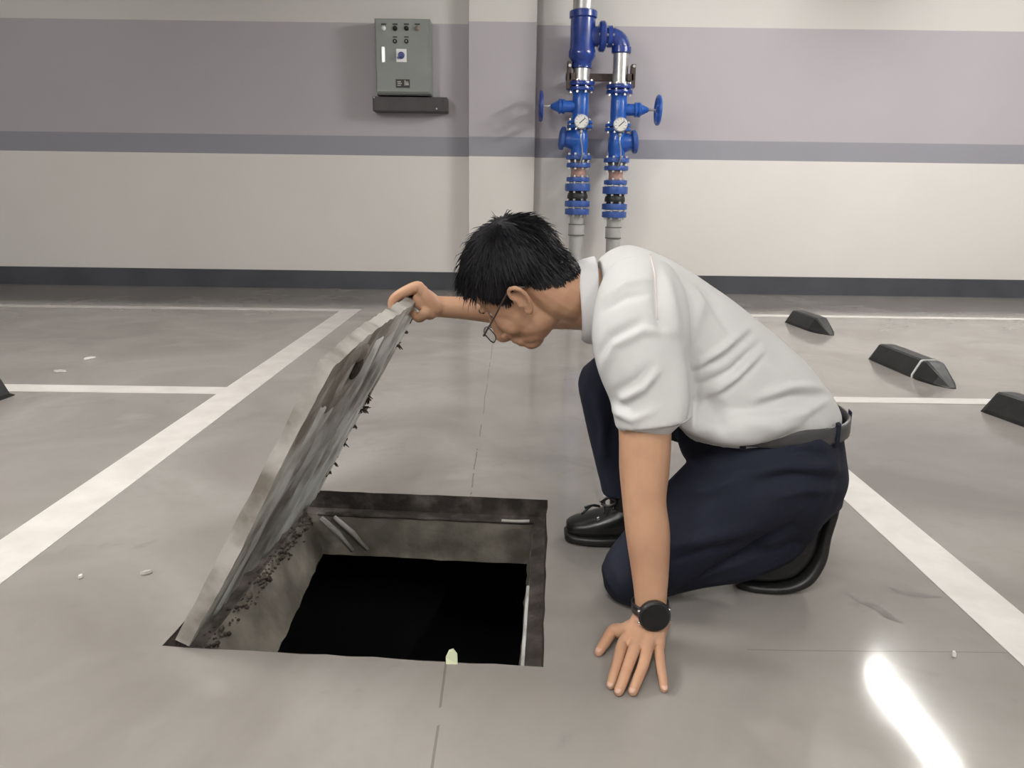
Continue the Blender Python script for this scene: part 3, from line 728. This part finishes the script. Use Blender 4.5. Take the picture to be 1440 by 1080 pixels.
# --- right arm, reaching past the head to the lid
E0 = LP(.90, 1., TK/2)          # gripped point on the free edge
def EP(px, py, dy): return P(px, py, E0.y+dy)
WRR = EP(613, 431, -.012)
limb(bm, [P(880, 432, 1.71), P(815, 436, 1.82), P(755, 440, E0.y+.01), P(700, 436, E0.y), P(650, 433, E0.y-.01), WRR], [.056, .048, .041, .036, .029, .027], 18, 5)
mc = [(588, 404, -.036), (587, 403, -.013), (589, 405, .010), (591, 407, .032)]
for k, (a, b, dy) in enumerate(mc):
    q = EP(a, b, dy)
    limb(bm, [WRR+V((0, dy*.55, 0)), WRR.lerp(q, .5)+V((0, dy*.35, .002)), q], [.021, .017, .0125], 12)
    tri = [(564, 413), (552, 424), (553, 440)] if k < 3 else [(567, 416), (556, 427), (557, 440)]
    pts = [q] + [EP(x, y, dy*.95) for x, y in tri]
    limb(fb, [WRR.lerp(q, .75)+V((0, dy*.3, 0))]+pts, [.0115, .0145, .0130, .0115, .0095], 14, 5)
ell(bm, EP(594, 422, -.026), [V((.024, 0, .008)), V((0, .022, 0)), V((-.008, 0, .028))])
tpr = [WRR+V((-.012, -.022, -.014)), EP(598, 441, -.048), EP(589, 447, -.046), EP(581, 441, -.036)]
limb(bm, tpr[:2], [.018, .0145], 12, 4); limb(fb, tpr, [.015, .0142, .012, .0095], 14, 5)
me = remesh(bm, .0029, 6, .5)
bmesh.ops.recalc_face_normals(fb, faces=fb.faces[:]); jb = bmesh.new(); jb.from_mesh(me); tmp = bpy.data.meshes.new('tmp'); fb.to_mesh(tmp); jb.from_mesh(tmp); jb.to_mesh(me); jb.free(); fb.free()
body = link('person', me, 'skin', None, True)
tag(body, 'person in white shirt and navy trousers kneeling and lifting the pit lid', 'person')
# nails of the planted hand
for p, d, r_ in NAILS:
    bm = bmesh.new(); up = V((0, 0, 1)); up = (up - d*up.dot(d)).normalized(); sd = d.cross(up)
    ell(bm, p+up*r_*.70-d*.001, [d*r_*.85, sd*r_*.72, up*r_*.30], 12, 8); link('fingernail', bm, 'nail', body, True)
# --- eyes
for s in (-1, 1):
    bm = bmesh.new(); hell(bm, (.078, -.014, s*.028), (.0115, .0105, .0115), 16, 10); e = link('eye', bm, 'eyew', body, True)
    bm = bmesh.new(); hell(bm, (.0885, -.017, s*.028), (.003, .0055, .0055), 12, 8); link('iris', bm, 'eyed', e, True)
    bm = bmesh.new(); p_ = [HL(.096, .004, s*.012), HL(.099, .008, s*.026), HL(.093, .006, s*.042), HL(.085, .001, s*.052)]
    p_, r_ = crom(p_, [.003, .0036, .003, .0014], 4); tube(bm, p_, r_, 6); link('eyebrow', bm, 'hair', body, True)
# --- hair: scalp cap and strands
HLN = [(-.2, -.085), (-.098, -.078), (-.080, -.070), (-.045, -.045), (-.022, -.012), (.0, -.004), (.012, -.022), (.030, -.022), (.042, -.006), (.050, .02), (.060, .048), (.085, .058), (.2, .062)]
def hline(f):
    for (a, b), (c, d) in zip(HLN, HLN[1:]):
        if a <= f <= c: return b + (d-b)*(f-a)/(c-a)
    return .1
HC = (-.006, .028, 0.); HR = (.0985, .0805, .0775)
def scalp(dirv, k=1.):
    f, u, l = dirv; return (HC[0]+f*HR[0]*k, HC[1]+u*HR[1]*k, l*HR[2]*k)
hc, hn = get_np(body.data); rel = hc - np.array(HO); lf, lu, ll = rel @ np.array(HF), rel @ np.array(HU), rel @ np.array(HLt)
inb = (np.abs(ll) < .1) & (lf > -.14) & (lf < .13) & (lu > -.09) & (lu < .13)
keep = {}
for i in np.nonzero(inb)[0].tolist():
    f, u, l = float(lf[i]), float(lu[i]), float(ll[i])
    if u < hline(f) + noise.noise(V((f, u, l))*60)*.005: continue
    if abs(l) > .0765 and -.036 < f < .014 and u < .008: continue       # ears stay bare
    keep[i] = (f, u, l)
bm = bmesh.new(); vm = {}
ROOTS = []
for i, (f, u, l) in keep.items():
    nr = V(hn[i].tolist()); k_ = max(0, min(1, (u-hline(f))/.06)); th = .002 + .008*k_ + noise.noise(V((f, u, l))*60)*.002 + noise.noise(V((f*50, u*50, l*170)))*.0015
    vm[i] = bm.verts.new(V(hc[i].tolist()) + nr*th); ROOTS.append((V(hc[i].tolist())+nr*(th-.001), nr, f, u, l, k_))
for p in body.data.polygons:
    vs = p.vertices
    if all(v in vm for v in vs): bm.faces.new([vm[v] for v in vs])
bmesh.ops.delete(bm, geom=[v for v in bm.verts if not v.link_faces], context='VERTS')
hair = link('hair', bm, 'hair', body, True)
# strands
bm = bmesh.new(); whorl = V((-.62, .75, .1)).normalized(); rs = random.Random(3)
def strand(root, dirs, ln, r0):
    p = V(root); pts = [p]; n = len(dirs)
    for d in dirs: p = p + d*(ln/n); pts.append(p)
    a = (pts[-1]-pts[0]).orthogonal().normalized(); b = (pts[-1]-pts[0]).cross(a).normalized()
    rings = []
    for k, q in enumerate(pts[:-1]):
        rr_ = r0*(1-.75*k/n); rings.append([bm.verts.new(q+a*rr_), bm.verts.new(q-a*rr_*.5+b*rr_*.87), bm.verts.new(q-a*rr_*.5-b*rr_*.87)])
    tip = bm.verts.new(pts[-1])
    for q in range(len(rings)-1):
        for k in range(3): bm.faces.new((rings[q][k], rings[q][(k+1) % 3], rings[q+1][(k+1) % 3], rings[q+1][k]))
    for k in range(3): bm.faces.new((rings[-1][k], rings[-1][(k+1) % 3], tip))
for cnt in range(7500):
    root, wn, f, u, l, near = rs.choice(ROOTS)
    d = V((f-HC[0], u-HC[1], l)).normalized()
    away = d-whorl; wa = HF*away.x + HU*away.y + HLt*away.z; wa = wa - wn*wa.dot(wn)
    if wa.length < 1e-3: continue
    wa.normalize(); front = f > .035 and u > .045
    ln = .010 + .026*near*rs.uniform(.6, 1.2) + (.012 if front else 0)
    lift = rs.uniform(.0, .24) if near > .5 else rs.uniform(-.05, .10)
    if rs.random() < .03 and near > .8: lift += rs.uniform(.2, .6)
    jit = V((rs.gauss(0, .12), rs.gauss(0, .12), rs.gauss(0, .12)))
    g = V((-.5, 0, -.6)) if front else V((0, 0, 0))
    strand(root, [wa+wn*lift+jit, wa+wn*(lift-.15)+jit+g*.2, wa-wn*.15+jit+g*.5], ln, rs.uniform(.0009, .0016))
o = link('hair_strands', bm, 'hair', hair); o['kind'] = 'stuff'
# --- spectacles
gl = None
for s in (1, -1):
    cf, cu_, cl = .124, -.040, s*.033
    ringp = []
    for k in range(25):
        a = 2*math.pi*k/24; x = math.copysign(abs(math.cos(a))**.7, math.cos(a))*.0245; y = math.copysign(abs(math.sin(a))**.7, math.sin(a))*.0165
        ringp.append(HL(cf-abs(cl+x)*.18+.004-y*.12, cu_+y, cl+x))
    bm = bmesh.new(); tube(bm, ringp, .0013, 6, cap=False)
    if s == 1:
        tube(bm, [HL(.121, -.034, .0085), HL(.127, -.031, 0), HL(.121, -.034, -.0085)], .0013, 6)
        gl = link('spectacles', bm, 'black', body, True)
    else: link('rim', bm, 'black', gl, True)
    bm = bmesh.new(); va = [bm.verts.new(p) for p in ringp[:-1]]; vb = [bm.verts.new(p+HF*.0012) for p in ringp[:-1]]; bm.faces.new(va); bm.faces.new(vb[::-1])
    for k in range(24): bm.faces.new((va[k], va[(k+1) % 24], vb[(k+1) % 24], vb[k]))
    link('lens', bm, 'glass', gl)
    bm = bmesh.new(); p_, r_ = crom([HL(.116, -.030, s*.058), HL(.112, -.028, s*.066), HL(.06, -.016, s*.073), HL(.012, -.003, s*.081), HL(-.012, .001, s*.083), HL(-.030, -.018, s*.080)], [.0022, .002, .0016, .0016, .0018, .0016], 4)
    tube(bm, p_, r_, 6); link('temple_arm', bm, 'brack', gl, True)

# --- shirt
def sec(t, b, w, Y=YT):
    T, B = P(*t, Y), P(*b, Y); return ((T+B)/2, EY*w, (T-B)/2)
bm = bmesh.new()
loft(bm, [sec((842, 366), (846, 462), .075), sec((862, 352), (850, 500), .125), sec((890, 346), (858, 530), .178), sec((930, 358), (876, 552), .195), sec((985, 392), (900, 562), .19),
          sec((1050, 438), (918, 572), .186), sec((1108, 488), (932, 580), .184), sec((1150, 534), (944, 586), .182), sec((1167, 566), (952, 594), .177), sec((1168, 582), (955, 604), .168)], 40, 4, 2.5)
# near sleeve
limb(bm, [P(900, 420, 1.415), P(901, 452, 1.385), P(903, 500, 1.365), P(912, 540, 1.353), P(916, 562, 1.348)], [.082, .088, .086, .077, .072], 24, 4)
# flat hem of the near sleeve: square end
a, b = P(914, 552, 1.350), P(920, 595, 1.341); tube(bm, [a, b], [.0735, .0695], 28)
limb(bm, [P(972, 588, 1.40), P(1020, 600, 1.390), P(1075, 596, 1.393), P(1128, 574, 1.412)], [.030, .036, .034, .022], 16)
# far sleeve
limb(bm, [P(885, 425, 1.68), P(852, 430, 1.75), P(826, 430, 1.80)], [.085, .072, .054], 20)
me = remesh(bm, .0045, 7, .55)
FO = []
def fo(w_, d_, *pl): FO.append((list(pl), w_, d_*1.45))
fo(8, -.011, (972, 490), (978, 550), (974, 596)); fo(22, -.009, (985, 520), (995, 570), (1000, 605)); fo(16, .007, (955, 500), (962, 560), (958, 596))
fo(6, .007, (870, 566), (905, 545), (925, 520)); fo(6, -.005, (866, 552), (895, 535), (912, 515))
fo(7, .006, (846, 520), (865, 485), (905, 465), (945, 468)); fo(6, -.006, (838, 505), (858, 474), (900, 452))
fo(6, .005, (838, 545), (858, 575), (890, 590), (925, 575)); fo(6, -.004, (858, 560), (880, 572), (905, 560))
fo(5, .005, (850, 420), (880, 400), (915, 392)); fo(5, -.004, (845, 440), (880, 418), (915, 412))
fo(6, -.005, (922, 380), (924, 430), (930, 468)); fo(8, .006, (938, 388), (945, 430), (952, 468))
fo(5, -.0055, (980, 525), (1020, 500), (1055, 470)); fo(6, .005, (980, 515), (1020, 490), (1050, 462))
fo(5, -.0055, (985, 545), (1030, 520), (1068, 482)); fo(7, .006, (992, 560), (1035, 532), (1075, 495))
fo(5, -.005, (1010, 560), (1050, 525), (1080, 495))
fo(7, .006, (1060, 560), (1110, 545), (1160, 545)); fo(6, -.006, (1065, 572), (1115, 556), (1165, 556)); fo(7, .006, (1080, 590), (1130, 580), (1160, 565))
fo(10, -.006, (1000, 570), (1015, 590), (1020, 610)); fo(12, .008, (1045, 590), (1090, 600), (1140, 590))
fo(8, -.006, (955, 372), (1000, 420), (1030, 470)); fo(10, .005, (975, 470), (985, 430), (975, 395))
folds(me, FO, .0022, 13.)
shirt = link('shirt', me, 'shirt', body, True)
# collar: stand plus folded leaf around the neck
def ringat(c, ax, up, ra, rb, n=36):
    sd = ax.cross(up).normalized(); u2 = sd.cross(ax).normalized(); return [c + u2*ra*math.cos(2*math.pi*k/n) + sd*rb*math.sin(2*math.pi*k/n) for k in range(n)]
nt0, nt1 = P(810, 371, 1.55), P(818, 474, 1.55); nb0, nb1 = P(842, 362, 1.55), P(842, 490, 1.55)
def vring(t, b, w, n=40):
    c = (t+b)/2; B = (t-b)/2; return [c + B*math.cos(2*math.pi*k/n) + EY*w*math.sin(2*math.pi*k/n) + V((.05*max(0, math.sin(2*math.pi*k/n)+.25)*(1-math.cos(2*math.pi*k/n))/2, 0, 0)) for k in range(n)]
bm = bmesh.new(); prof = [vring(P(816, 380, 1.55), P(818, 478, 1.55), .066), vring(nt0, nt1, .075), vring(P(808, 369, 1.55), P(814, 478, 1.55), .078), vring(P(820, 364, 1.55), P(824, 484, 1.55), .083), vring(P(837, 359, 1.55), P(834, 484, 1.55), .088), vring(P(840, 362, 1.55), P(838, 474, 1.55), .084)]
rg = [[bm.verts.new(p + V((0, 0, 0)) ) for p in r_] for r_ in prof]; n = 40
for i in range(len(rg)-1):
    for k in range(n): bm.faces.new((rg[i][k], rg[i][(k+1) % n], rg[i+1][(k+1) % n], rg[i+1][k]))
for i in (0,):
    for k in range(n): bm.faces.new((rg[-1][k], rg[-1][(k+1) % n], rg[0][(k+1) % n], rg[0][k]))
collar = link('collar', bm, 'collar', shirt, True)
sm = collar.modifiers.new('s', 'SUBSURF'); sm.levels = sm.render_levels = 1
# shoulder seam laid on the shirt
def on_cloth(obj, pl, rad, name, m, parent):
    from mathutils.bvhtree import BVHTree
    bv = BVHTree.FromPolygons([v.co for v in obj.data.vertices], [p.vertices for p in obj.data.polygons]); pts = []
    for i in range(len(pl)-1):
        for k in range(6):
            x = pl[i][0]+(pl[i+1][0]-pl[i][0])*k/6; y = pl[i][1]+(pl[i+1][1]-pl[i][1])*k/6
            h = bv.ray_cast(CAM, ray(x, y).normalized())
            if h[0]: pts.append(h[0]-ray(x, y).normalized()*rad*.2)
    if len(pts) > 2:
        bm = bmesh.new(); tube(bm, pts, rad, 6); return link(name, bm, m, parent, True)
on_cloth(shirt, [(915, 358), (921, 385), (923, 420), (924, 455)], .0016, 'shoulder_seam', 'seam', shirt)
on_cloth(shirt, [(866, 603), (890, 607), (920, 606), (950, 599), (972, 588)], .0013, 'sleeve_hem_stitch', 'collar', shirt)

# --- trousers
bm = bmesh.new()
loft(bm, [sec((1168, 578), (960, 584), .164), sec((1173, 596), (955, 600), .170), sec((1178, 630), (960, 640), .174), sec((1178, 660), (990, 670), .170), sec((1164, 692), (1020, 690), .15)], 36, 4, 2.4)
limb(bm, [HIPL+V((.0, 0, 0)), HIPL.lerp(KL, .35)+V((0, 0, .012)), HIPL.lerp(KL, .7)+V((0, 0, .01)), KL], [.112, .105, .090, .072], 24)
limb(bm, [KL+V((0, .01, 0)), KL.lerp(ANL, .35)+V((0, .015, .012)), KL.lerp(ANL, .7)+V((0, 0, .01)), ANL+V((-.01, 0, .02))], [.068, .074, .068, .060], 22)
limb(bm, [HIPR, HIPR.lerp(KR, .4), HIPR.lerp(KR, .75), KR], [.11, .095, .082, .068], 22)
limb(bm, [KR+V((0, 0, -.005)), KR.lerp(ANR, .4), KR.lerp(ANR, .8)], [.066, .064, .058], 22)
tube(bm, [KR.lerp(ANR, .55), ANR+V((0, 0, .012))], [.060, .0575], 24)
# filler between calf and thigh, and seat resting on the heel
limb(bm, [P(1135, 690, 1.5), P(1060, 720, 1.5)], [.075, .085], 18)
limb(bm, [P(1118, 672, 1.45), P(1120, 695, 1.47), P(1120, 735, 1.5)], [.078, .074, .05], 18)
me = remesh(bm, .0055, 8, .55)
FO = []
fo(8, -.006, (1175, 672), (1110, 668), (1060, 680)); fo(9, .007, (1178, 660), (1110, 656), (1050, 664)); fo(7, -.005, (1175, 640), (1130, 636), (1080, 640)); fo(7, .006, (1178, 690), (1130, 688), (1090, 700))
fo(8, -.008, (940, 790), (1000, 775), (1060, 765), (1100, 745)); fo(10, .006, (940, 770), (1000, 755), (1060, 742)); fo(7, .006, (960, 815), (1010, 800), (1060, 785))
fo(7, -.006, (975, 650), (1000, 660), (1040, 650)); fo(9, .006, (960, 690), (1000, 690), (1040, 670)); fo(8, .005, (860, 790), (875, 820), (885, 845))
fo(6, .006, (835, 560), (850, 600), (848, 650)); fo(6, -.005, (850, 540), (862, 590), (860, 640))
folds(me, FO, .003, 11.)
trousers = link('trousers', me, 'navy', body, True)
# belt with loops
Bk, Fr = P(1178, 581, YT), P(952, 581, YT); wc_ = (Bk+Fr)/2; wb = (Bk-Fr)/2; wn_ = EY.cross(wb).normalized()
if wn_.z < 0: wn_ = -wn_
def bring(k, off, h, w_=.177): a = 2*math.pi*k/64; x, y = math.cos(a), math.sin(a); e = 2/2.4; return wc_ + wb*(1+off/wb.length)*math.copysign(abs(x)**e, x) + EY*(w_+off)*math.copysign(abs(y)**e, y) + wn_*h
bm = bmesh.new(); prof = [(0, -.018), (.0035, -.016), (.0035, .016), (0, .018), (-.003, .016), (-.003, -.016)]
rg = [[bm.verts.new(bring(k, *p)) for p in prof] for k in range(64)]
for k in range(64):
    for j in range(6): bm.faces.new((rg[k][j], rg[k][(j+1) % 6], rg[(k+1) % 64][(j+1) % 6], rg[(k+1) % 64][j]))
belt = link('belt', bm, 'belt', body, True)
for k in (61, 54, 3, 44, 20, 10):
    bm = bmesh.new(); a0 = [bring(k+dk, of, h) for dk in (-.35, .35) for of, h in ((.001, -.026), (.006, -.022), (.006, .022), (.001, .026))]
    vs = [bm.verts.new(p) for p in a0]
    for j in range(3): bm.faces.new((vs[j], vs[j+1], vs[5+j], vs[4+j]))
    bm.faces.new((vs[0], vs[3], vs[7], vs[4])); bm.faces.new(vs[:4]); bm.faces.new(vs[4:]); link('belt_loop', bm, 'navy', trousers)

# --- shoes
def shoe_bits(name, secs, sole, label=None):
    bm = bmesh.new(); loft(bm, secs, 24, 4, 2.3); me = remesh(bm, .0035, 4)
    o = link(name, me, 'leather', body, True)
    bm = bmesh.new(); loft(bm, sole, 24, 4, 3.2); link('sole', remesh(bm, .0035, 2), 'sole', o, True); return o
ay = ANR.y; toe = G(797, 752).x-.008
Z = V((0, 0, 1)); X = V((1, 0, 0))
def fs(x, z, hw, hz): return (V((toe+x, ay+.005-x*.06, z)), EY*hw, Z*hz)
sr = shoe_bits('shoe', [fs(.004, .036, .02, .014), fs(.02, .039, .036, .020), fs(.06, .044, .046, .028), (fs(.11, .054, .044, .038)), fs(.16, .068, .040, .052), fs(.21, .070, .038, .054), fs(.262, .066, .030, .048), fs(.278, .060, .02, .038)],
    [fs(.0, .016, .022, .013), fs(.02, .015, .040, .013), fs(.08, .015, .050, .014), fs(.16, .016, .040, .015), fs(.24, .016, .038, .015), fs(.284, .016, .022, .014)])
bm = bmesh.new(); b0 = P(835, 719, ay-.045)
for k in range(4): tube(bm, crom([V((toe+.09+k*.022, ay-.035, .088+k*.009)), V((toe+.095+k*.022, ay, .104+k*.010)), V((toe+.09+k*.022, ay+.035, .088+k*.009))], [.0025]*3, 3)[0], .0026, 6)
for e in ((818, 723), (822, 714)):
    p = P(*e, ay-.035); tube(bm, crom([P(843, 712, ay-.02), P(832, 711, ay-.03), p], [.003]*3, 4)[0], .0032, 6)
tube(bm, crom([P(846, 706, ay-.02), P(856, 700, ay-.03), P(866, 706, ay-.035), P(856, 712, ay-.03), P(846, 708, ay-.02)], [.003]*5, 4)[0], .0035, 6)
link('laces', bm, 'leather', sr, True)
bm = bmesh.new(); lathe(bm, [(.004, 0), (.004, -.002), (.002, -.003)], P(841, 729, ay-.046), 'y', 10); link('eyelet', bm, 'metal', sr)
yl = 1.535; SX = -.014
def gs(x, z, ang, hw, ht):
    n_ = V((math.cos(ang), 0, math.sin(ang))); return (V((x+SX, yl, z)), EY*hw, n_*ht)
R90 = math.pi/2
gs_ = gs
def gs(x, z, ang, hw, ht): return gs_(x, z, math.pi-ang, hw, ht)
sl = shoe_bits('shoe', [gs(.518, .040, R90, .022, .016), gs(.535, .044, R90, .038, .024), gs(.575, .050, R90-.05, .046, .030), gs(.615, .066, R90*.72, .046, .038), gs(.634, .10, R90*.25, .043, .042), gs(.642, .145, 0.05, .038, .042), gs(.650, .190, -.08, .034, .036), gs(.655, .215, -.15, .022, .024)],
    [gs(.512, .012, R90, .024, .012), gs(.54, .011, R90, .042, .011), gs(.60, .012, R90*.98, .049, .012), gs(.650, .030, R90*.55, .049, .015), gs(.678, .075, R90*.12, .044, .014), gs(.686, .13, 0.04, .040, .012), gs(.695, .19, -.07, .038, .014), gs(.697, .228, -.1, .024, .012)])
bm = bmesh.new()
for k in range(3): tube(bm, crom([V((.556+k*.014, yl-.044, .066+k*.018)), V((.548+k*.014, yl-.02, .084+k*.018)), V((.548+k*.014, yl+.03, .084+k*.018))], [.0025]*3, 3)[0], .0026, 6)
link('laces', bm, 'leather', sl, True)
bm = bmesh.new(); p_ = P(1079, 776, yl-.055); tube(bm, crom([p_+V((0, 0, -.012)), p_+V((.004, 0, 0)), p_+V((0, 0, .013))], [.002]*3, 4)[0], .002, 6); link('eyelet', bm, 'metal', sl, True)

# --- wrist watch
# socks
for pl, rr_ in (([ANL.lerp(KL, .15), ANL, V((.620, 1.53, .10))], .040), ([ANR.lerp(KR, .1), ANR, V((ANR.x+.005, ANR.y, .06))], .040)):
    bm = bmesh.new(); limb(bm, pl, [rr_]*3, 18); link('sock', bm, 'sole', body, True)
wcw = G(914, 862, .069); axw = (P(914, 800, 1.31)-WR).normalized()
face = V((-.02, -.80, .60)).normalized(); face = (face - axw*face.dot(axw)).normalized()
sdw = axw.cross(face).normalized(); cW = WR.lerp(P(915, 842, 1.30), .60)+V((-.001, 0, 0))
bm = bmesh.new(); rg = []
for k in range(32):
    a = 2*math.pi*k/32; d = face*math.cos(a)*.0325 + sdw*math.sin(a)*.0318; dn = d.normalized()
    rg.append([bm.verts.new(cW + d + axw*h + dn*o_) for h, o_ in ((-.010, 0), (-.009, .003), (.009, .003), (.010, 0), (0, -.003))])
for k in range(32):
    for j in range(5): bm.faces.new((rg[k][j], rg[k][(j+1) % 5], rg[(k+1) % 32][(j+1) % 5], rg[(k+1) % 32][j]))
watch = link('wrist_watch', bm, 'black', body, True)
wf = cW + face*.035
bm = bmesh.new(); lathe(bm, [(.027, -.004), (.0295, 0), (.0295, .009), (.0262, .0125)], wf, ax=face, n=32); smooth_angle(link('watch_case', bm, 'black', watch))
bm = bmesh.new(); lathe(bm, [(.0252, .010), (.0252, .0132)], wf, ax=face, n=32); link('watch_face', bm, 'wblack', watch)
for s in (-1, 1):
    for t_ in (-1, 1):
        bm = bmesh.new(); ell(bm, wf+sdw*s*.0275+axw*t_*.0115+face*.006, [sdw*.004, axw*.003, face*.003], 10, 6); link('lug', bm, 'metal', watch, True)
bm = bmesh.new(); lathe(bm, [(.003, .022), (.003, .027)], wf+face*.004, ax=-sdw, n=10); link('crown', bm, 'black', watch)
for o in (body, shirt, trousers): o.data.update()
